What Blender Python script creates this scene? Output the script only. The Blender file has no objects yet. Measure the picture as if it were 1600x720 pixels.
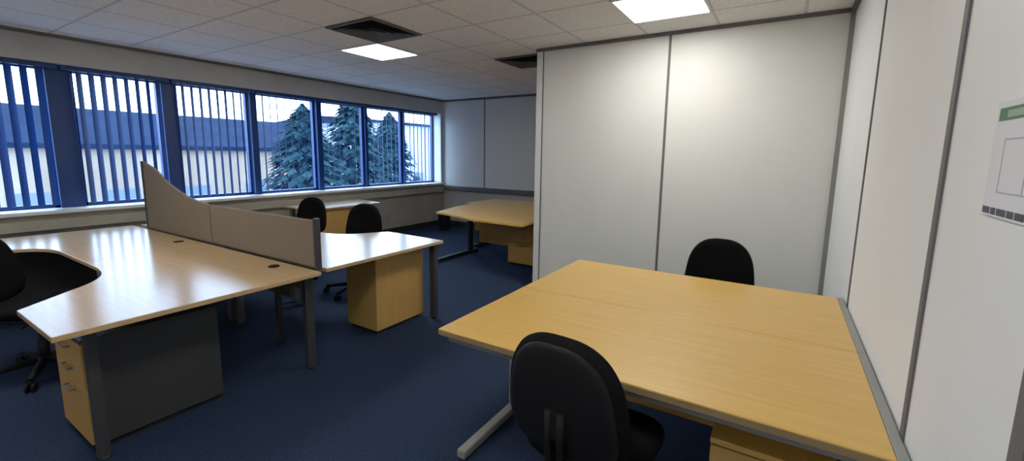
import bpy, bmesh, math, random
from mathutils import Vector, Matrix
random.seed(4)
SC = bpy.context.scene
COL = SC.collection
PI = math.pi

# ------------------------------------------------------------------ materials
def mat(name, color=(.5, .5, .5), rough=.6, metal=0.0, spec=.5):
    m = bpy.data.materials.new(name); m.use_nodes = True
    b = m.node_tree.nodes['Principled BSDF']
    b.inputs['Base Color'].default_value = (*color, 1)
    b.inputs['Roughness'].default_value = rough
    b.inputs['Metallic'].default_value = metal
    b.inputs['Specular IOR Level'].default_value = spec
    return m
def nodes(m):
    nt = m.node_tree
    return nt, nt.nodes, nt.links, nt.nodes['Principled BSDF']
def noisy(name, c1, c2, scale=(30, 30, 30), nscale=1.0, detail=3, rough=.8, bump=0.0, spec=.3, lo=.35, hi=.65, metal=0.0):
    m = mat(name, c1, rough, metal, spec)
    nt, N, L, b = nodes(m)
    tc = N.new('ShaderNodeTexCoord'); mp = N.new('ShaderNodeMapping')
    mp.inputs['Scale'].default_value = scale
    nz = N.new('ShaderNodeTexNoise'); nz.inputs['Scale'].default_value = nscale; nz.inputs['Detail'].default_value = detail
    cr = N.new('ShaderNodeValToRGB')
    cr.color_ramp.elements[0].position = lo; cr.color_ramp.elements[1].position = hi
    cr.color_ramp.elements[0].color = (*c1, 1); cr.color_ramp.elements[1].color = (*c2, 1)
    L.new(tc.outputs['Object'], mp.inputs['Vector']); L.new(mp.outputs['Vector'], nz.inputs['Vector'])
    L.new(nz.outputs['Fac'], cr.inputs['Fac']); L.new(cr.outputs['Color'], b.inputs['Base Color'])
    if bump:
        bp = N.new('ShaderNodeBump'); bp.inputs['Strength'].default_value = bump; bp.inputs['Distance'].default_value = .01
        L.new(nz.outputs['Fac'], bp.inputs['Height']); L.new(bp.outputs['Normal'], b.inputs['Normal'])
    return m

M = {}
BE1, BE2 = (.62, .37, .082), (.69, .43, .112)
M['beech_x'] = noisy('beech_x', BE1, BE2, (2.2, 45, 45), 1.0, 5, .30, .01, .5, .3, .7)
M['beech_z'] = noisy('beech_z', (.50, .29, .08), (.56, .33, .10), (40, 40, 2.0), 1.0, 5, .42, .0, .4, .3, .7)
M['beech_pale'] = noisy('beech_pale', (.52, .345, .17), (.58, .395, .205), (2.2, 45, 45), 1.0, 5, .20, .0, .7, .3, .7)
M['beech_edge'] = mat('beech_edge', (.60, .40, .17), .4)
M['beech_shaded'] = noisy('beech_shaded', (.10, .07, .035), (.13, .09, .045), (2.2, 45, 45), 1.0, 4, .5)  # beech darkened in colour for the shade under the cluster desks
M['edge_shade'] = mat('edge_shade', (.24, .165, .075), .5)
M['carpet'] = noisy('carpet', (.011, .021, .048), (.023, .040, .085), (90, 90, 90), 1.0, 4, .95, .5, .15)
M['screen'] = noisy('screen_fabric', (.20, .165, .125), (.25, .205, .155), (160, 160, 160), 1.0, 2, .95, .2, .1)
M['black'] = noisy('black_fabric', (.006, .006, .007), (.011, .011, .012), (220, 220, 220), 1.0, 2, .95, .25, .02)
M['plastic'] = mat('black_plastic', (.007, .007, .008), .6, 0, .2)
M['graphite'] = mat('graphite_steel', (.035, .036, .038), .5)
M['grey'] = mat('grey_metal', (.20, .20, .19), .42, .3)
M['grey_dark'] = mat('grey_metal_dark', (.045, .046, .05), .5, .2)
M['strip'] = mat('grey_strip', (.25, .26, .24), .55)
M['panel'] = noisy('white_panel', (.70, .71, .685), (.73, .735, .71), (2, 2, .8), 1.0, 2, .55, .0, .35)
M['panel_lit'] = noisy('white_panel_lit', (.80, .825, .835), (.83, .855, .865), (2, 2, .8), 1.0, 2, .5, .0, .35)  # panel white made lighter and cooler, window light put into the colour
M['corner'] = mat('corner_grey', (.22, .225, .215), .6)
M['plaster'] = noisy('grey_plaster', (.47, .46, .44), (.52, .51, .49), (4, 4, 4), 1.0, 3, .85)
M['dado'] = noisy('beige_dado', (.36, .335, .28), (.41, .385, .32), (4, 4, 4), 1.0, 3, .8)
M['white'] = mat('white_paint', (.75, .77, .78), .45)
M['joint'] = mat('joint_grey', (.12, .12, .125), .6)
M['jointdark'] = mat('track_dark', (.045, .047, .05), .6)
M['blue'] = mat('blue_frame', (.006, .042, .18), .45)
M['dark'] = mat('dark_void', (.012, .012, .013), .8)
M['vent'] = mat('vent_grey', (.10, .095, .09), .6)
M['paper'] = mat('paper_white', (.74, .75, .80), .6)
M['green'] = mat('print_green', (.05, .18, .09), .6)
M['greenpale'] = mat('print_pale_green', (.30, .42, .34), .6)
M['ink'] = mat('print_ink', (.05, .05, .075), .6)
M['inkpale'] = mat('print_pale_ink', (.42, .45, .52), .6)

def ceiling_mat():
    m = mat('ceiling_tile', (.5, .5, .48), .95, 0, .1)
    nt, N, L, b = nodes(m)
    tc = N.new('ShaderNodeTexCoord'); mp = N.new('ShaderNodeMapping')
    mp.inputs['Location'].default_value = (.56 + 60, -3.16 + 60, 0)
    L.new(tc.outputs['Object'], mp.inputs['Vector'])
    sx = N.new('ShaderNodeSeparateXYZ'); L.new(mp.outputs['Vector'], sx.inputs['Vector'])
    outs = []
    for ax in ('X', 'Y'):
        a = N.new('ShaderNodeMath'); a.operation = 'MODULO'; a.inputs[1].default_value = .6
        L.new(sx.outputs[ax], a.inputs[0])
        s = N.new('ShaderNodeMath'); s.operation = 'SUBTRACT'; s.inputs[1].default_value = .3; L.new(a.outputs[0], s.inputs[0])
        ab = N.new('ShaderNodeMath'); ab.operation = 'ABSOLUTE'; L.new(s.outputs[0], ab.inputs[0])
        g = N.new('ShaderNodeMath'); g.operation = 'GREATER_THAN'; g.inputs[1].default_value = .288; L.new(ab.outputs[0], g.inputs[0])
        outs.append(g)
    mx = N.new('ShaderNodeMath'); mx.operation = 'MAXIMUM'
    L.new(outs[0].outputs[0], mx.inputs[0]); L.new(outs[1].outputs[0], mx.inputs[1])
    nz = N.new('ShaderNodeTexNoise'); nz.inputs['Scale'].default_value = 38; nz.inputs['Detail'].default_value = 4
    L.new(tc.outputs['Object'], nz.inputs['Vector'])
    cr = N.new('ShaderNodeValToRGB')
    cr.color_ramp.elements[0].position = .35; cr.color_ramp.elements[1].position = .62
    cr.color_ramp.elements[0].color = (.80, .775, .735, 1); cr.color_ramp.elements[1].color = (.90, .875, .83, 1)
    L.new(nz.outputs['Fac'], cr.inputs['Fac'])
    mc = N.new('ShaderNodeMixRGB'); mc.inputs['Color2'].default_value = (.62, .60, .57, 1)
    L.new(mx.outputs[0], mc.inputs['Fac']); L.new(cr.outputs['Color'], mc.inputs['Color1'])
    L.new(mc.outputs['Color'], b.inputs['Base Color'])
    return m
M['ceiling'] = ceiling_mat()

def slat_mat():
    m = bpy.data.materials.new('blue_slat'); m.use_nodes = True
    nt = m.node_tree; N = nt.nodes; L = nt.links
    b = N['Principled BSDF']; b.inputs['Base Color'].default_value = (.008, .034, .13, 1); b.inputs['Roughness'].default_value = .8
    t = N.new('ShaderNodeBsdfTranslucent'); t.inputs['Color'].default_value = (.008, .045, .19, 1)
    mx = N.new('ShaderNodeMixShader'); mx.inputs['Fac'].default_value = .25
    L.new(b.outputs[0], mx.inputs[1]); L.new(t.outputs[0], mx.inputs[2])
    L.new(mx.outputs[0], N['Material Output'].inputs['Surface'])
    return m
M['slat'] = slat_mat()

def glass_mat():
    m = bpy.data.materials.new('tinted_glass'); m.use_nodes = True
    nt = m.node_tree; N = nt.nodes; L = nt.links
    N.remove(N['Principled BSDF'])
    t = N.new('ShaderNodeBsdfTransparent'); t.inputs['Color'].default_value = (.86, .93, 1.0, 1)
    g = N.new('ShaderNodeBsdfGlossy'); g.inputs['Roughness'].default_value = .02; g.inputs['Color'].default_value = (.8, .9, 1, 1)
    mx = N.new('ShaderNodeMixShader'); mx.inputs['Fac'].default_value = .06
    L.new(t.outputs[0], mx.inputs[1]); L.new(g.outputs[0], mx.inputs[2])
    L.new(mx.outputs[0], N['Material Output'].inputs['Surface'])
    return m
M['glass'] = glass_mat()

def emit_mat(name, color, strength):
    m = bpy.data.materials.new(name); m.use_nodes = True
    N = m.node_tree.nodes; L = m.node_tree.links
    N.remove(N['Principled BSDF'])
    e = N.new('ShaderNodeEmission'); e.inputs['Color'].default_value = (*color, 1); e.inputs['Strength'].default_value = strength
    L.new(e.outputs[0], N['Material Output'].inputs['Surface'])
    return m
M['led'] = emit_mat('led_diffuser', (1, .97, .90), 15.5)
M['roofing'] = noisy('slate_roof', (.005, .011, .028), (.008, .016, .038), (.6, .6, 3), 1.0, 3, .95, 0, .05)
M['cladding'] = noisy('pale_cladding', (.22, .17, .13), (.32, .26, .20), (.5, .5, .2), 1.0, 3, .8)
M['lilac'] = noisy('lilac_render', (.30, .34, .50), (.38, .42, .58), (.4, .4, .4), 1.0, 3, .8)
M['extdark'] = mat('distant_glazing', (.10, .14, .24), .3)
M['asphalt'] = noisy('asphalt', (.22, .26, .32), (.30, .33, .38), (.5, .5, .5), 1.0, 4, .9)
M['leaf'] = noisy('conifer_green', (.007, .022, .028), (.018, .045, .052), (.8, .8, .8), 1.0, 3, .95, .0, .02)
M['bark'] = noisy('bark', (.05, .04, .03), (.09, .07, .05), (6, 6, 1), 1.0, 3, .9)

# ------------------------------------------------------------------ mesh helpers
def B(): return bmesh.new()
def box(bm, x0, x1, y0, y1, z0, z1, bev=0.0, rotz=0.0, pivot=None, seg=2):
    r = bmesh.ops.create_cube(bm, size=1.0)
    vs = r['verts']
    for v in vs:
        v.co = Vector(((x0 + x1) / 2 + v.co.x * (x1 - x0), (y0 + y1) / 2 + v.co.y * (y1 - y0), (z0 + z1) / 2 + v.co.z * (z1 - z0)))
    if bev:
        es = list({e for v in vs for e in v.link_edges})
        r2 = bmesh.ops.bevel(bm, geom=es, offset=bev, segments=seg, affect='EDGES', profile=.5)
        vs = list({v for f in r2['faces'] for v in f.verts} | {v for v in vs if v.is_valid})
    if rotz:
        p = Vector(pivot) if pivot else Vector(((x0 + x1) / 2, (y0 + y1) / 2, 0))
        bmesh.ops.rotate(bm, verts=vs, cent=p, matrix=Matrix.Rotation(rotz, 3, 'Z'))
    return bm
def prism(bm, pts, a0, a1, axis='z', bev=0.0):
    """extrude a closed outline; axis z: pts are (x,y); axis y: pts are (x,z); axis x: pts are (y,z)"""
    def P(p, a):
        return (p[0], p[1], a) if axis == 'z' else ((p[0], a, p[1]) if axis == 'y' else (a, p[0], p[1]))
    lo = [bm.verts.new(P(p, a0)) for p in pts]; hi = [bm.verts.new(P(p, a1)) for p in pts]
    n = len(pts); fs = [bm.faces.new(lo[::-1]), bm.faces.new(hi)]
    for i in range(n):
        fs.append(bm.faces.new((lo[i], lo[(i + 1) % n], hi[(i + 1) % n], hi[i])))
    bmesh.ops.recalc_face_normals(bm, faces=fs)
    if bev:
        es = list({e for f in fs[:2] for e in f.edges})
        bmesh.ops.bevel(bm, geom=es, offset=bev, segments=2, affect='EDGES', profile=.5)
    return bm
def tube(bm, path, rad, n=12, cap=True):
    path = [Vector(p) for p in path]
    rads = rad if isinstance(rad, (list, tuple)) else [rad] * len(path)
    rings = []
    for i, p in enumerate(path):
        d = (path[min(i + 1, len(path) - 1)] - path[max(i - 1, 0)]).normalized()
        a = d.cross(Vector((0, 0, 1)))
        if a.length < .1: a = d.cross(Vector((1, 0, 0)))
        a.normalize(); b = a.cross(d).normalized()
        rings.append([bm.verts.new(p + (a * math.cos(t) + b * math.sin(t)) * rads[i]) for t in [2 * PI * k / n for k in range(n)]])
    for r0, r1 in zip(rings, rings[1:]):
        for k in range(n):
            f = bm.faces.new((r0[k], r0[(k + 1) % n], r1[(k + 1) % n], r1[k])); f.smooth = True
    if cap:
        bm.faces.new(rings[0][::-1]); bm.faces.new(rings[-1])
    return bm
def outline(a, b, n_top, n_bot, taper, cx=0.0, cz=0.0, N=56):
    pts = []
    for k in range(N):
        t = 2 * PI * k / N; c, s = math.cos(t), math.sin(t)
        n = n_top if s >= 0 else n_bot
        x = math.copysign(abs(c) ** (2 / n), c); z = math.copysign(abs(s) ** (2 / n), s)
        pts.append((cx + a * x * (1 - taper * z), cz + b * z))
    return pts
def cushion(bm, pts, T, curve=0.0, profile=None, horizontal=False, waist=0.0):
    """padded slab with the given outline; vertical (x,z outline) or horizontal (x,y outline)"""
    prof = profile or [(.001, .5), (.45, .5), (.8, .49), (.93, .42), (.985, .22), (1, 0), (.985, -.22), (.93, -.42), (.8, -.49), (.45, -.5), (.001, -.5)]
    cx = sum(p[0] for p in pts) / len(pts); cz = sum(p[1] for p in pts) / len(pts)
    zs = [p[1] for p in pts]; zmin, zmax = min(zs), max(zs)
    rings = []
    for s, o in prof:
        ring = []
        for x, z in pts:
            X = cx + (x - cx) * s; Z = cz + (z - cz) * s; d = o * T
            if horizontal:
                u = (Z - zmin) / (zmax - zmin)
                ring.append(bm.verts.new((X, Z, d + curve * (X - cx) ** 2 - .05 * max(0, u - .78) ** 2 * 8)))
            else:
                u = (Z - zmin) / (zmax - zmin)
                ring.append(bm.verts.new((X, d + curve * (X - cx) ** 2 + waist * math.sin(u * PI), Z)))
        rings.append(ring)
    n = len(pts)
    for r0, r1 in zip(rings, rings[1:]):
        for k in range(n):
            f = bm.faces.new((r0[k], r0[(k + 1) % n], r1[(k + 1) % n], r1[k])); f.smooth = True
    bm.faces.new(rings[0]); bm.faces.new(rings[-1][::-1])
    bmesh.ops.recalc_face_normals(bm, faces=bm.faces[:])
    return bm

def rootloc(o):
    v = Vector((0, 0, 0))
    while o is not None:
        v += o.location; o = o.parent
    return v
def obj(name, bm, m, parent=None, world=True, smooth=False):
    """link a bmesh as ONE object; shapes are given in world coordinates unless world=False"""
    if parent is not None and world:
        bmesh.ops.translate(bm, verts=bm.verts[:], vec=-rootloc(parent))
    me = bpy.data.meshes.new(name); bm.to_mesh(me); bm.free()
    if smooth:
        for p in me.polygons: p.use_smooth = True
    me.materials.append(m)
    o = bpy.data.objects.new(name, me); COL.objects.link(o)
    if parent is not None: o.parent = parent
    return o
def tag(o, label, cat, group=None, kind=None):
    o['label'] = label; o['category'] = cat
    if group: o['group'] = group
    if kind: o['kind'] = kind
    return o
def thing(name, label, cat, loc=(0, 0, 0), rotz=0.0, group=None):
    o = bpy.data.objects.new(name, None); COL.objects.link(o)
    o.empty_display_size = .1; o.location = loc; o.rotation_euler = (0, 0, rotz)
    return tag(o, label, cat, group)
def struct(name, bm, m, parent=None, label=None, cat=None):
    o = obj(name, bm, m, parent)
    if parent is None:
        o['kind'] = 'structure'
        o['label'] = label; o['category'] = cat
    return o
def dup(root, loc, rotz, label, group=None):
    r = root.copy(); COL.objects.link(r); r.location = loc; r.rotation_euler = (0, 0, rotz)
    r['label'] = label
    if group: r['group'] = group
    for ch in list(root.children):
        c = ch.copy(); COL.objects.link(c); c.parent = r
        for g in list(ch.children):
            d = g.copy(); COL.objects.link(d); d.parent = c
    return r

# ------------------------------------------------------------------ room shell
XW, XR, YF, YB, ZC = -6.15, .35, 7.15, -4.0, 2.6      # window wall, right wall, far wall, back wall, ceiling
YP, XP = 4.2, -2.29                                   # partition plane and its free end
ZS, ZT = .88, 2.33                                    # sill and window head
struct('floor', box(B(), XW - .3, XR + .1, YB - .1, YF + .1, -.1, 0), M['carpet'], None, 'navy blue office carpet covering the whole floor', 'floor')
struct('ceiling', box(B(), XW - .3, XR + .1, YB - .1, YF + .1, ZC, ZC + .1), M['ceiling'], None, 'grey mineral fibre tile ceiling in a square grid', 'ceiling')
Y0, Y1 = -.55, 7.08
bm = B(); box(bm, XW - .3, XW, YB, YF, ZT, ZC); box(bm, XW - .3, XW, YB, Y0, ZS, ZT); box(bm, XW - .3, XW, Y1, YF, ZS, ZT)
w = struct('wall_left', bm, M['plaster'], None, 'pale grey wall around the long row of windows', 'wall')
struct('wall_panel', box(B(), XW - .3, XW, YB, YF, 0, ZS), M['dado'], w)
struct('reveal', box(B(), XW - .29, XW - .002, Y1 - .006, Y1 - .0005, ZS + .03, ZT), M['white'], w)
bm = B(); box(bm, XW - .3, XR + .1, YF, YF + .1, .82, ZC)
w = struct('wall_far', bm, M['panel'], None, 'pale panelled end wall beyond the far desks', 'wall')
struct('wall_panel', box(B(), XW - .3, XR + .1, YF, YF + .1, 0, .82), M['plaster'], w)
for x in (-5.08, -3.9):
    struct('joint_strip', box(B(), x - .012, x + .012, YF - .004, YF + .01, .82, ZC), M['joint'], w)
struct('trim_1', box(B(), XW, XR, YF - .03, YF, ZC - .035, ZC), M['joint'], None, 'dark angle trim along the ceiling of the end wall', 'trim')
bm = B(); box(bm, XW + .05, XP + 1.2, YF - .055, YF, .74, .83, .006)
struct('trim_2', bm, M['joint'], None, 'grey cable trunking along the end wall behind the far desks', 'trunking')
struct('baseboard_far', box(B(), XW, XR, YF - .018, YF, 0, .09), M['grey_dark'], None, 'dark skirting along the far end wall', 'skirting')
struct('baseboard_left', box(B(), XW, XW + .02, YB, YF, 0, .10), M['dark'], None, 'black skirting under the window wall', 'skirting')
struct('trim_3', box(B(), XW, XW + .025, YB, YF, ZC - .03, ZC), M['joint'], None, 'grey angle trim where the ceiling meets the window wall', 'trim')
struct('trim_4', box(B(), XW - .22, XW + .07, Y0 - .05, Y1 - .007, ZS - .025, ZS + .012, .008), M['white'], None, 'white window sill ledge running under all the blinds', 'sill')
bm = B(); box(bm, XW, XW + .06, YB, YF - .06, .70, .80, .006)
struct('trim_5', bm, M['dado'], None, 'beige dado trunking on the wall under the window sill', 'trunking')
struct('wall_back', box(B(), XW - .3, XR + .1, YB - .1, YB, 0, ZC), M['panel'], None, 'plain pale wall at the unseen end of the office', 'wall')
# right wall of demountable panels
w = struct('wall_right', box(B(), XR, XR + .1, YB, YF, 0, ZC), M['panel_lit'], None, 'white panelled wall on the right beside the desks', 'wall')
for y, hw in ((2.82, .010), (1.54, .016), (.945, .022), (-.35, .02)):
    struct('joint_strip', box(B(), XR - .006, XR + .01, y - hw, y + hw, 0, ZC), M['joint'], w)
struct('trim_6', box(B(), XR - .03, XR, YB, YP, ZC - .03, ZC), M['joint'], None, 'grey angle trim along the top of the right wall', 'trim')
# partition
w = struct('partition_wall', box(B(), XP, XR, YP, YP + .1, 0, ZC), M['panel'], None, 'white floor to ceiling folding partition of two wide panels', 'partition')
struct('joint_strip', box(B(), -.955 - .011, -.955 + .011, YP - .005, YP + .01, 0, ZC - .031), M['joint'], w)
struct('joint_strip', box(B(), XP + .055, XP + .067, YP - .004, YP + .01, 0, ZC - .031), M['joint'], w)
struct('end_post', box(B(), XP - .012, XP + .055, YP - .012, YP + .112, 0, ZC - .031, .004), M['white'], w)
struct('head_track', box(B(), XP - .02, XR, YP - .02, YP + .12, ZC - .03, ZC), M['joint'], w)
struct('corner_strip', box(B(), XR - .03, XR, YP - .03, YP, 0, ZC - .03), M['corner'], w)
struct('baseboard_back', box(B(), XP + .07, XR - .034, YP - .014, YP, 0, .07), M['grey_dark'], None, 'dark skirting at the foot of the white partition', 'skirting')

# ------------------------------------------------------------------ windows and blinds
edges = [(-.55, .06), (.47, .10), (1.42, .19), (2.36, .15), (3.34, .09), (4.35, .09), (5.28, .075), (6.19, .065), (7.08, .05)]
XG = XW - .235
bnames = ['', 'leftmost blue vertical blind, cut by the photo edge, over the desk end', 'blue vertical blind above the long desk, right of the widest blue post',
          'blue vertical blind behind the wave topped screen, open to the car park', 'blue vertical blind over the fourth full window, half open to the trees',
          'blue vertical blind turned edge on in front of the conifers', 'pale looking blue vertical blind on the second last window', 'blue vertical blind at the far end beside the white reveal']
PH = math.radians(37)
for i in range(8):
    ya, wa = edges[i]; yb, wb = edges[i + 1]
    a = ya + wa / 2 if i else ya; b = yb - wb / 2 if i < 7 else yb - .02
    bm = B()
    box(bm, XG - .03, XG + .03, ya if i == 0 else ya, a + .03, ZS, ZT); box(bm, XG - .03, XG + .03, b - .03, min(yb, Y1 - .007), ZS, ZT)
    box(bm, XG - .03, XG + .03, a, b, ZS, ZS + .05); box(bm, XG - .03, XG + .03, a, b, ZT - .05, ZT)
    f = struct('window_%d' % (i + 1), bm, M['blue'], None, 'blue framed office window number %d of the row' % (i + 1), 'window')
    f['label'] = 'blue metal window frame behind the ' + (bnames[i] or 'blind at the unseen near end').split(',')[0].replace('blue vertical ', '')
    struct('pane', box(B(), XG - .004, XG + .004, a + .03, b - .03, ZS + .05, ZT - .05), M['glass'], f)
    # broad blue posts between the windows
    t = thing('vertical_blind', bnames[i] or 'blue vertical blind at the near end, outside the photo', 'blind', (XW - .09, (a + b) / 2, ZT), 0, 'blue vertical blinds along the window wall')
    obj('head_rail', box(B(), XW - .115, XW - .065, a - wa / 2 + .01 if i else a, b + wb / 2 - .01 if i < 7 else b - .01, ZT - .045, ZT - .002, .004), M['blue'], t)
    n = max(6, round((b - a) / .1)); st = (b - a) / n; n -= (i == 7) * 2
    proto = None
    for k in range(n):
        y = a + st * (k + .5)
        jit = random.uniform(-.035, .035)
        if proto is None:
            bm = B(); c, s = math.cos(PH), math.sin(PH); hw = .060
            vv = []
            for q in (-1, -.5, 0, .5, 1):
                bow = .004 * (1 - q * q)
                x = -c * hw * q + s * bow; yy = s * hw * q + c * bow
                vv.append((bm.verts.new((x, yy, -(ZT - ZS) + .045)), bm.verts.new((x, yy, -.046))))
            for p, q in zip(vv, vv[1:]):
                fc = bm.faces.new((p[0], q[0], q[1], p[1])); fc.smooth = True
            proto = obj('slat', bm, M['slat'], t, world=False)
            sl = proto
        else:
            sl = proto.copy(); COL.objects.link(sl); sl.parent = t
        sl.location = (0, y - (a + b) / 2, 0); sl.rotation_euler = (0, 0, jit)
for y, wd in edges[1:-1]:
    if wd > .08:
        struct('trim_7' if y < .5 else 'trim_%d' % (7 + int(y)), box(B(), XG - .04, XG + .09, y - wd / 2, y + wd / 2, ZS + .0125, ZT, .004), M['blue'], None,
               'blue upright post between window bays, %s' % {.47: 'near the photo edge', 1.42: 'the widest one', 2.36: 'behind the peak of the wave topped screen', 3.34: 'right of the wave topped screen', 4.35: 'left of the conifers'}[y], 'post')

# ------------------------------------------------------------------ ceiling fittings
def ceiling_light(x, y, label):
    t = thing('ceiling_light', label, 'ceiling light', (x, y, ZC), 0, 'square flat ceiling lights')
    bm = B(); h = .3
    for a in ((-h, h, -h, -h + .018), (-h, h, h - .018, h), (-h, -h + .018, -h + .018, h - .018), (h - .018, h, -h + .018, h - .018)):
        box(bm, x + a[0], x + a[1], y + a[2], y + a[3], ZC - .014, ZC)
    obj('frame', bm, M['white'], t)
    obj('diffuser', box(B(), x - h + .018, x + h - .018, y - h + .018, y + h - .018, ZC - .010, ZC - .002), M['led'], t)
ceiling_light(-3.87, 3.46, 'square lit ceiling panel beside the dark air vent')
ceiling_light(-.86, 3.46, 'square lit ceiling panel in front of the white partition')
ceiling_light(-.86, .46, 'square lit ceiling panel overhead near the right wall, unseen, added for light')  # this and the next three: unseen panels added to light the room
ceiling_light(-3.87, .46, 'square lit ceiling panel above the near left desk, unseen, added for light')
ceiling_light(-.86, -2.54, 'square lit ceiling panel added for light at the unseen end near the right wall')
ceiling_light(-3.87, -2.54, 'square lit ceiling panel added for light at the unseen end near the windows')
def vent(x0, y0, label):
    x1, y1 = x0 + .6, y0 + .6
    t = thing('ceiling_vent', label, 'air vent', ((x0 + x1) / 2, (y0 + y1) / 2, ZC), 0, 'square ceiling air vents')
    obj('backing', box(B(), x0 + .02, x1 - .02, y0 + .02, y1 - .02, ZC - .004, ZC - .001), M['dark'], t)
    bm = B()
    for a in ((0, .6, 0, .03), (0, .6, .57, .6), (0, .03, .03, .57), (.57, .6, .03, .57)):
        box(bm, x0 + a[0], x0 + a[1], y0 + a[2], y0 + a[3], ZC - .014, ZC - .001)
    obj('frame', bm, M['vent'], t)
    for k in range(4):
        i0 = .05 + k * .06; i1 = i0 + .042; bm = B()
        lo = [(i0, i0), (.6 - i0, i0), (.6 - i0, .6 - i0), (i0, .6 - i0)]; hi = [(i1, i1), (.6 - i1, i1), (.6 - i1, .6 - i1), (i1, .6 - i1)]
        A = [bm.verts.new((x0 + p[0], y0 + p[1], ZC - .024)) for p in lo]; Bq = [bm.verts.new((x0 + p[0], y0 + p[1], ZC - .005)) for p in hi]
        for q in range(4): bm.faces.new((A[q], A[(q + 1) % 4], Bq[(q + 1) % 4], Bq[q]))
        obj('louvre', bm, M['vent'], t)
vent(-3.56, 2.56, 'dark square air vent in the ceiling in front of the lit panel')
vent(-2.96, 4.36, 'dark square air vent in the ceiling partly behind the partition end')

# ------------------------------------------------------------------ desks
TOP = .73; TH = .026
def bez(p0, p1, p2, n=10):
    return [((1 - t) ** 2 * p0[0] + 2 * t * (1 - t) * p1[0] + t * t * p2[0], (1 - t) ** 2 * p0[1] + 2 * t * (1 - t) * p1[1] + t * t * p2[1]) for t in [k / n for k in range(n + 1)]]
def ctop(pts, t, m='beech_x', name='desktop'):
    return obj(name, prism(B(), pts, TOP - TH, TOP, 'z', .003), M[m], t)
def cleg(x, y0, y1, t, up=None, m='grey'):
    """cantilever leg: floor foot and top arm along y, upright between"""
    u = up if up is not None else (y0 + y1) / 2
    bm = B(); box(bm, x - .025, x + .025, y0, y1, 0.006, .05, .008); box(bm, x - .02, x + .02, min(y0, y1) + .06, max(y0, y1) - .06, TOP - TH - .045, TOP - TH, .004)
    box(bm, x - .022, x + .022, u - .05, u + .05, .045, TOP - TH - .04, .006)
    for yy in (y0 + .05, y1 - .05): tube(bm, [(x, yy, 0), (x, yy, .008)], .02, 10)
    return obj('leg', bm, M[m], t)
def pleg(x, y, t, m='grey', w=.03, d=.025):
    bm = B(); box(bm, x - w, x + w, y - d, y + d, .012, TOP - TH, .004); tube(bm, [(x, y, 0), (x, y, .014)], .022, 10)
    return obj('leg', bm, M[m], t)

# right hand pair
XA, XB, SEAM = -1.24, .316, 2.15
t = thing('desk', 'beech desk nearest the camera on the right, chair pushed to its front edge', 'desk', ((XA + XB) / 2, 1.78, 0), 0, 'beech office desks')
ctop([(XA, 1.40), (XB, 1.40), (XB, SEAM - .0025), (XA, SEAM - .0025)], t)
obj('front_rail', box(B(), XA + .05, XB - .02, 1.405, 1.435, TOP - TH - .022, TOP - TH, .003), M['grey'], t)
obj('shaded_edge', box(B(), XA + .002, XB - .001, 1.396, 1.4, TOP - TH, TOP - .004), M['edge_shade'], t)  # thin strip whose brown paints the shade on the desk's front edge
cleg(XA + .01, 1.54, 2.13, t, 2.07, 'strip'); cleg(XB - .03, 1.52, 2.08, t, 1.90)
obj('modesty_panel', box(B(), XA + .06, XB - .07, 2.02, 2.038, .30, TOP - TH), M['beech_z'], t)
obj('edge_strip', box(B(), XB, XB + .028, 1.40, SEAM - .0025, TOP - .045, TOP + .003, .003), M['strip'], t)
t = thing('desk', 'beech desk on the right against the white partition, behind the front one', 'desk', ((XA + XB) / 2, 2.56, 0), 0, 'beech office desks')
ctop([(XA, SEAM + .0025), (XB, SEAM + .0025), (XB, 2.97), (XA, 2.97)], t)
obj('rear_rail', box(B(), XA + .05, XB - .02, 2.90, 2.93, TOP - TH - .04, TOP - TH, .003), M['grey'], t)
cleg(XA + .02, 2.24, 2.84, t, 2.42); cleg(XB - .03, 2.24, 2.84, t, 2.42)
obj('modesty_panel', box(B(), XA + .06, XB - .07, 2.28, 2.298, .30, TOP - TH), M['beech_z'], t)
obj('edge_strip', box(B(), XB, XB + .028, SEAM + .0025, 2.97, TOP - .045, TOP + .003, .003), M['strip'], t)

# four desk cluster round the fabric screens
YS = 1.70                                              # screen line
def grommet(x, y, t): obj('cable_grommet', tube(B(), [(x, y, TOP - .002), (x, y, TOP + .006)], .035, 20), M['plastic'], t)
CX, LX = -4.0, -5.62
t = thing('desk', 'long left desk shining with window light, with a narrow near end', 'desk', (-3.2, 1.2, 0), 0, 'beech office desks')
p = [(-2.49, .44), (-2.49, YS - .02), (CX, YS - .02), (CX, .92)] + [(-3.75, .915)] + bez((-3.62, .90), (-3.42, .86), (-3.30, .72), 8) + [(-3.05, .44)]
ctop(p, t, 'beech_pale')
pleg(-2.70, .60, t, 'grey_dark', .018, .025); pleg(-2.69, YS + .005, t, 'grey_dark', .02, .03); pleg(CX + .07, YS - .12, t, 'grey_dark'); pleg(CX + .07, 1.02, t, 'grey_dark')
obj('modesty_panel', box(B(), CX + .1, -2.76, YS - .075, YS - .057, .52, TOP - TH), M['beech_shaded'], t); grommet(-2.86, YS - .12, t)
t = thing('desk', 'corner desk at the photo edge, left of the long shining desk', 'desk', (-4.8, 1.2, 0), 0, 'beech office desks')
p = [(CX - .003, .92), (CX - .003, YS - .02), (LX, YS - .02), (LX, .44), (-5.10, .44)] + bez((-4.92, .78), (-4.84, .90), (-4.62, .92), 8)
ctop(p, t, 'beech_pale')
for a in ((LX + .07, .53), (LX + .07, YS - .12), (CX - .075, YS - .12), (CX - .075, 1.02)): pleg(*a, t)
obj('modesty_panel', box(B(), LX + .1, CX - .1, YS - .07, YS - .052, .32, TOP - TH), M['beech_z'], t); grommet(-4.3, YS - .12, t)
obj('end_panel', box(B(), LX + .03, LX + .05, .60, YS - .15, .012, TOP - TH), M['grey_dark'], t)
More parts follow.
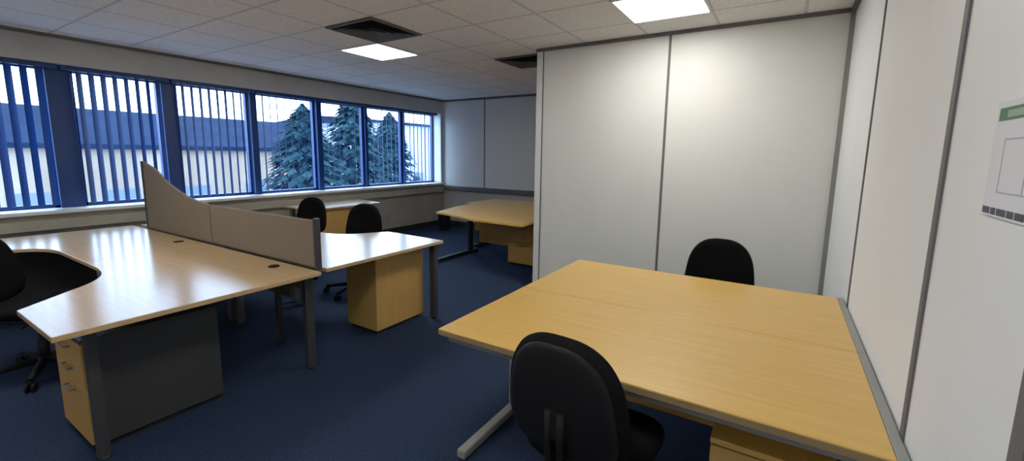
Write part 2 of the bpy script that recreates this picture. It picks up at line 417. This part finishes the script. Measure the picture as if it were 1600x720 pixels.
t = thing('desk', 'pale shining desk behind the flat screen with a wooden pedestal under its right end', 'desk', (-3.2, 2.3, 0), 0, 'beech office desks')
p = [(-2.53, YS + .05), (-2.53, 2.93), (-3.26, 2.96)] + bez((-3.40, 2.72), (-3.5, 2.57), (-3.72, 2.55), 8) + [(CX, 2.55), (CX, YS + .05)]
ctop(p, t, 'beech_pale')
pleg(-2.62, 2.90, t, 'grey_dark'); pleg(-3.30, YS + .14, t, 'grey_dark', .02, .02); pleg(CX + .07, YS + .15, t); pleg(CX + .07, 2.45, t)
obj('modesty_panel', box(B(), CX + .1, -2.76, YS + .082, YS + .10, .52, TOP - TH), M['beech_shaded'], t)
t = thing('desk', 'mostly hidden pale desk behind the wave topped screen', 'desk', (-4.8, 2.3, 0), 0, 'beech office desks')
p = [(CX - .003, YS + .05), (CX - .003, 2.55)] + bez((-4.62, 2.55), (-4.84, 2.57), (-4.94, 2.72), 8) + [(-5.10, 2.98), (LX, 2.98), (LX, YS + .05)]
ctop(p, t, 'beech_pale')
for a in ((LX + .07, 2.90), (LX + .07, YS + .15), (CX - .075, YS + .15), (CX - .075, 2.45)): pleg(*a, t)
obj('modesty_panel', box(B(), LX + .1, CX - .1, YS + .082, YS + .10, .32, TOP - TH), M['beech_z'], t)
# screens
t = thing('desk_screen', 'flat topped beige fabric desk screen at the aisle end', 'desk screen', (-3.28, YS + .015, TOP), 0, 'beige fabric desk screens')
ZB = TOP + .004
obj('fabric_panel', box(B(), -3.985, -2.585, YS + .003, YS + .029, ZB, 1.055, .008), M['screen'], t)
obj('end_post', box(B(), -2.583, -2.555, YS - .004, YS + .036, TOP + .001, 1.07, .005), M['grey_dark'], t)
obj('base_rail', box(B(), -3.985, -2.585, YS - .002, YS + .034, TOP + .0005, TOP + .003), M['grey_dark'], t)
t = thing('desk_screen', 'wave topped beige fabric desk screen rising to a peak by the windows', 'desk screen', (-4.65, YS + .015, TOP), 0, 'beige fabric desk screens')
zs = [(-4.005, 1.058), (-4.20, 1.072), (-4.40, 1.10), (-4.55, 1.14), (-4.70, 1.185), (-4.82, 1.225), (-4.94, 1.285), (-5.03, 1.325), (-5.14, 1.352), (-5.27, 1.385)]
obj('fabric_panel', prism(B(), [(-4.005, ZB)] + zs + [(-5.285, ZB)], YS + .003, YS + .029, 'y', .006), M['screen'], t)
obj('end_post', box(B(), -5.31, -5.287, YS - .002, YS + .034, TOP + .001, 1.39, .005), M['grey_dark'], t)
obj('base_rail', box(B(), -5.285, -4.005, YS - .002, YS + .034, TOP + .0005, TOP + .003), M['grey_dark'], t)

# desk along the window wall
t = thing('desk', 'desk by the windows with a wooden front panel, seen between two chair backs', 'desk', (-5.6, 4.2, 0), 0, 'beech office desks')
ctop([(-5.98, 3.5), (-5.36, 3.5), (-5.32, 4.68), (-5.98, 4.80)], t, 'beech_pale')
obj('modesty_panel', box(B(), -5.40, -5.38, 3.56, 4.60, .16, TOP - TH), M['beech_z'], t)
for a in ((-5.90, 3.58), (-5.90, 4.70), (-5.46, 3.58), (-5.46, 4.60)): pleg(*a, t)
# far desks behind the partition
t = thing('desk', 'far beech desk with a wavy front edge, partly behind the partition end', 'desk', (-3.2, 4.8, 0), 0, 'beech office desks')
p = bez((-3.88, 4.36), (-3.5, 4.30), (-3.12, 4.12), 10) + [(-2.40, 4.10), (-2.40, 5.48), (-4.10, 5.48), (-4.06, 5.0)]
ctop(p, t)
cleg(-3.98, 4.48, 5.42, t, 5.24, 'grey_dark'); cleg(-2.47, 4.48, 5.42, t, 5.24, 'grey_dark')
obj('modesty_panel', box(B(), -3.95, -2.52, 5.44, 5.458, .14, TOP - TH), M['beech_z'], t)
t = thing('desk', 'furthest beech desk, back to back with the wavy fronted far desk', 'desk', (-3.2, 5.9, 0), 0, 'beech office desks')
ctop([(-4.25, 5.484), (-2.0, 5.484), (-2.0, 6.3), (-4.25, 6.3)], t)
cleg(-4.15, 5.56, 6.2, t, 5.72, 'grey_dark'); cleg(-2.1, 5.56, 6.2, t, 5.72, 'grey_dark')
obj('modesty_panel', box(B(), -4.1, -2.15, 5.52, 5.538, .30, TOP - TH), M['beech_z'], t)

# ------------------------------------------------------------------ pedestals
def pedestal(x0, x1, y0, y1, h, label, front='-y', body='beech_z'):
    """drawer unit, three drawers with pull handles on the face looking to front"""
    cx, cy = (x0 + x1) / 2, (y0 + y1) / 2
    t = thing('drawer_pedestal', label, 'drawer unit', (cx, cy, 0), 0, 'three drawer desk pedestals')
    yy0, yy1 = (y0 + .02, y1) if front == '-y' else (y0, y1 - .02)
    obj('carcass', box(B(), x0, x1, yy0, yy1, .035, h - .02, .002), M[body], t)
    obj('top_panel', box(B(), x0, x1, y0, y1, h - .02, h, .003), M['beech_x' if body != 'graphite' else 'graphite'], t)
    obj('plinth', box(B(), x0 + .02, x1 - .02, yy0 + .02, yy1 - .02, 0, .035), M['dark'], t)
    hs = [.22, .22, .56]; z = h - .026; H = h - .026 - .04; s = sum(hs)
    for q in hs:
        dz = H * q / s; zb = z - dz + .004
        f = box(B(), x0 + .003, x1 - .003, y0, y0 + .018, zb, z, .002) if front == '-y' else box(B(), x0 + .003, x1 - .003, y1 - .018, y1, zb, z, .002)
        d = obj('drawer', f, M['beech_z'], t)
        yo = y0 if front == '-y' else y1; sg = -1 if front == '-y' else 1
        bm = B(); tube(bm, [(cx - .055, yo, z - .04), (cx - .055, yo + sg * .02, z - .04), (cx + .055, yo + sg * .02, z - .04), (cx + .055, yo, z - .04)], .004, 8)
        obj('handle', bm, M['grey'], d)
        z -= dz
pedestal(-3.22, -2.78, .58, 1.18, .59, 'dark sided drawer pedestal under the near end of the long left desk', '-y', 'graphite')
pedestal(-3.10, -2.73, 2.33, 2.88, .69, 'light wooden drawer pedestal under the pale desk behind the flat screen', '+y')
pedestal(-3.11, -2.66, 4.94, 5.42, .58, 'small wooden drawer pedestal under the wavy fronted far desk', '-y')
pedestal(-.13, .22, 1.50, 2.0, .57, 'wooden drawer pedestal under the front right desk, barely in the photo', '-y')

# ------------------------------------------------------------------ chairs
def make_chair(label, loc, rotz):
    t = thing('office_chair', label, 'chair', (0, 0, 0), 0, 'black fabric office chairs')
    bm = cushion(B(), outline(.235, .215, 3.2, 3.6, -.05), .075, .25, None, True)
    bmesh.ops.translate(bm, verts=bm.verts[:], vec=(0, .02, .465)); obj('seat', bm, M['black'], t, False)
    bm = cushion(B(), outline(.205, .165, 3.2, 3.6, -.05), .03, .2, None, True)
    bmesh.ops.translate(bm, verts=bm.verts[:], vec=(0, .02, .418)); obj('seat_pan', bm, M['plastic'], t, False)
    pts = outline(.215, .222, 2.7, 3.4, .13, 0, .72)
    tilt = Matrix.Rotation(math.radians(7), 3, 'X')
    bm = cushion(B(), pts, .062, .55, None, False, -.012)
    bmesh.ops.rotate(bm, verts=bm.verts[:], cent=(0, 0, .5), matrix=tilt)
    bmesh.ops.translate(bm, verts=bm.verts[:], vec=(0, -.205, 0)); obj('backrest', bm, M['black'], t, False)
    pts = outline(.190, .205, 2.7, 3.4, .13, 0, .72)
    bm = cushion(B(), pts, .026, .55, None, False, -.012)
    bmesh.ops.rotate(bm, verts=bm.verts[:], cent=(0, 0, .5), matrix=tilt)
    bmesh.ops.translate(bm, verts=bm.verts[:], vec=(0, -.237, 0)); obj('back_shell', bm, M['plastic'], t, False)
    bm = B(); path = [(0, -.02, .405), (0, -.16, .400), (0, -.245, .425), (0, -.278, .50), (0, -.283, .60), (0, -.285, .70)]
    for q in (-.022, .022):
        tube(bm, [(x + q, y, z) for x, y, z in path], .014, 8)
    box(bm, -.035, .035, -.288, -.262, .60, .70, .004)
    obj('back_bracket', bm, M['plastic'], t, False)
    bm = B(); box(bm, -.08, .08, -.10, .10, .375, .408, .006); tube(bm, [(.06, .02, .39), (.17, .03, .385), (.20, .03, .38)], .006, 8)
    obj('tilt_mechanism', bm, M['plastic'], t, False)
    bm = B(); tube(bm, [(0, 0, .07), (0, 0, .24), (0, 0, .241), (0, 0, .38)], [.03, .027, .016, .016], 16)
    obj('gas_column', bm, M['plastic'], t, False)
    bm = B(); tube(bm, [(0, 0, .075), (0, 0, .12)], [.05, .042], 18); obj('base_hub', bm, M['plastic'], t, False)
    for k in range(5):
        a = 2 * PI * k / 5 + .3; c, s = math.cos(a), math.sin(a)
        bm = B(); tube(bm, [(c * .03, s * .03, .098), (c * .17, s * .17, .085), (c * .30, s * .30, .068)], [.026, .021, .016], 10)
        lg = obj('leg', bm, M['plastic'], t, False)
        bm = B(); n = Vector((-s, c, 0)); ctr = Vector((c * .30, s * .30, .0265))
        for q in (-.016, .016): tube(bm, [ctr + n * (q - .009), ctr + n * (q + .009)], .0262, 14)
        tube(bm, [(c * .30, s * .30, .03), (c * .30, s * .30, .07)], .008, 8)
        obj('castor', bm, M['plastic'], lg, False)
    t.location = loc; t.rotation_euler = (0, 0, rotz)
    return t
R = math.radians
ch = make_chair('black chair at the front edge of the right desk, its back to the camera', (-.525, 1.44, 0), R(-4))
dup(ch, (-.32, 3.06, 0), R(180), 'black chair tucked behind the right desk against the white partition')
dup(ch, (-4.12, .69, 0), R(-42), 'black chair in the corner curve of the shining left desk, cut by the photo edge')
dup(ch, (-3.83, 2.98, 0), R(198), 'black chair behind the pale desk, right of the flat screen end')
dup(ch, (-4.90, 3.04, 0), R(195), 'black chair whose top shows above the flat screen, nearest the windows')

# waste bin at the far end of the aisle
t = thing('waste_bin', 'small black bin on the floor near the far end of the window wall', 'bin', (-5.62, 6.55, 0))
bm = B(); tube(bm, [(-5.62, 6.55, 0), (-5.62, 6.55, .34)], [.10, .13], 20, False); tube(bm, [(-5.62, 6.55, .005), (-5.62, 6.55, .01)], [.1, .1], 20)
obj('body', bm, M['plastic'], t)
bm = B(); ring = [(-5.62 + .131 * math.cos(2 * PI * k / 24), 6.55 + .131 * math.sin(2 * PI * k / 24), .34) for k in range(25)]; tube(bm, ring, .007, 6)
obj('rim', bm, M['plastic'], t)

# ------------------------------------------------------------------ notice on the right wall
t = thing('wall_notice', 'white paper notice with a green heading on the right wall', 'notice', (XR, 1.1, 1.5))
ya, yb, za, zb = 1.245, .965, 1.395, 1.612
obj('sheet', box(B(), XR - .004, XR - .001, yb, ya, za, zb), M['paper'], t)
xf = XR - .0046; xg = XR - .0040
obj('green_heading', box(B(), xf, xg, yb, ya - .012, zb - .036, zb - .012), M['green'], t)
bm = B(); box(bm, xf - .0004, xf, yb + .01, ya - .05, zb - .031, zb - .018); obj('heading_stripe', bm, M['greenpale'], t)
bm = B(); y1_, y0_, z1_, z0_ = ya - .055, yb + .02, zb - .07, za + .045
for a in ((y0_, y1_, z0_, z0_ + .003), (y0_, y1_, z1_ - .003, z1_), (y1_ - .003, y1_, z0_, z1_), (y0_, y0_ + .003, z0_, z1_), (y0_ + .1, y0_ + .103, z0_, z1_)): box(bm, xf, xg, *a)
obj('plan_outline', bm, M['inkpale'], t)
bm = B(); yy = ya - .004
for wd in (.034, .022, .040, .028, .036, .02, .04):
    if yy - wd > yb: box(bm, xf, xg, yy - wd, yy, za + .004, za + .017)
    yy -= wd + .005
obj('dark_footer', bm, M['ink'], t)

# ------------------------------------------------------------------ outside the windows
struct('ground', box(B(), -120, -6.6, -60, 110, -3.4, -3.3), M['asphalt'], None, 'grey car park outside the windows', 'ground')
def building(name_label, x0, x1, y0, y1, zw, zr, wall, cat='building', overhang=.4):
    t = thing('building', name_label, cat, ((x0 + x1) / 2, (y0 + y1) / 2, -3.3), 0, 'buildings outside the windows')
    obj('wall', box(B(), x0, x1, y0, y1, -3.3, zw), M[wall], t)
    xm = (x0 + x1) / 2
    obj('roof', prism(B(), [(x0 - overhang, zw), (x1 + overhang, zw), (x1 + overhang, zw + .25), (xm, zr), (x0 - overhang, zw + .25)], y0 - overhang, y1 + overhang, 'y'), M['roofing'], t)
    n = int((y1 - y0) / 3.4)
    for k in range(n):
        y = y0 + (k + .5) * (y1 - y0) / n
        obj('window', box(B(), x1, x1 + .06, y - .7, y + .7, -1.9, -.6), M['extdark'], t)
building('long pale building with a dark blue roof across the car park', -42, -30, -14, 21, 1.5, 3.9, 'cladding')
building('pale lilac building seen through the furthest blinds', -48, -34, 28, 38, 4.4, 5.2, 'lilac')
def tree(x, y, h, r, label, seed):
    rnd = random.Random(seed)
    t = thing('conifer_tree', label, 'tree', (x, y, -3.3), 0, 'trees outside the windows')
    obj('trunk', tube(B(), [(x, y, -3.3), (x, y, -3.3 + h * .8)], [.22, .06], 10), M['bark'], t)
    bm = B(); zb = -3.3
    N = 2200
    for k in range(N):
        u = rnd.random() ** .8; ang = rnd.uniform(0, 2 * PI); z = zb + .5 + u * (h - .5)
        rr = r * (1 - u ** 1.6) ** .8 * rnd.uniform(.3, 1.05) + .05
        px, py = x + rr * math.cos(ang), y + rr * math.sin(ang); s = rnd.uniform(.22, .42)
        d = Vector((math.cos(ang), math.sin(ang), -.35)).normalized(); sd = Vector((-math.sin(ang), math.cos(ang), 0))
        P0 = Vector((px, py, z)); vs = [P0 - sd * s * .5, P0 + d * s * .3 - sd * s * .3, P0 + d * s * 1.3, P0 + d * s * .3 + sd * s * .3, P0 + sd * s * .5, P0 - d * s * .5 + Vector((0, 0, .12))]
        bm.faces.new([bm.verts.new(v) for v in vs])
    obj('foliage', bm, M['leaf'], t)
tree(-17, 11.0, 6.6, 2.1, 'dark green conifer outside, left of the edge on blind', 1)
tree(-20, 15.8, 7.9, 2.5, 'tallest conifer outside, behind the edge on blind', 2)
tree(-23, 21.2, 7.4, 2.3, 'blue green conifer outside the second last window', 3)

# ------------------------------------------------------------------ light
wd = bpy.data.worlds.new('sky'); SC.world = wd; wd.use_nodes = True
nt = wd.node_tree; N = nt.nodes; L = nt.links; bg = N['Background']
sky = N.new('ShaderNodeTexSky'); sky.sky_type = 'HOSEK_WILKIE'; sky.turbidity = 8; sky.ground_albedo = .4
sky.sun_direction = Vector((.55, -.5, .65)).normalized()
mx = N.new('ShaderNodeMixRGB'); mx.inputs['Fac'].default_value = .82; mx.inputs['Color2'].default_value = (.62, .79, 1.0, 1)
L.new(sky.outputs['Color'], mx.inputs['Color1']); L.new(mx.outputs['Color'], bg.inputs['Color'])
bg.inputs['Strength'].default_value = 9.0

# ------------------------------------------------------------------ camera
F, yaw, pitch, roll, cx, cy = 678.92, .558426, -.1437735, .013428, -3.70, -20.31
sy, cyw, cp, sp = math.sin(yaw), math.cos(yaw), math.cos(pitch), math.sin(pitch)
fw = Vector((-sy * cp, cyw * cp, sp)); r = Vector((cyw, sy, 0)); u = r.cross(fw)
r2 = r * math.cos(roll) + u * math.sin(roll); u2 = -r * math.sin(roll) + u * math.cos(roll)
cam = bpy.data.cameras.new('camera'); co = bpy.data.objects.new('camera', cam); COL.objects.link(co)
cam.sensor_fit = 'HORIZONTAL'; cam.sensor_width = 36; cam.lens = 36 * F / 1600
cam.shift_x = -cx / 1600; cam.shift_y = cy / 1600
cam.clip_start = .05; cam.clip_end = 400
m = Matrix(((r2.x, u2.x, -fw.x, 0), (r2.y, u2.y, -fw.y, 0), (r2.z, u2.z, -fw.z, 1.5), (0, 0, 0, 1)))
co.matrix_world = m
SC.camera = co
SC.view_settings.view_transform = 'Standard'
SC.view_settings.exposure = 0.36
SC.view_settings.gamma = 1.1
SC.cycles.use_denoising = True
SC.cycles.max_bounces = 12; SC.cycles.diffuse_bounces = 8; SC.cycles.transparent_max_bounces = 12
SC.cycles.sample_clamp_indirect = 6
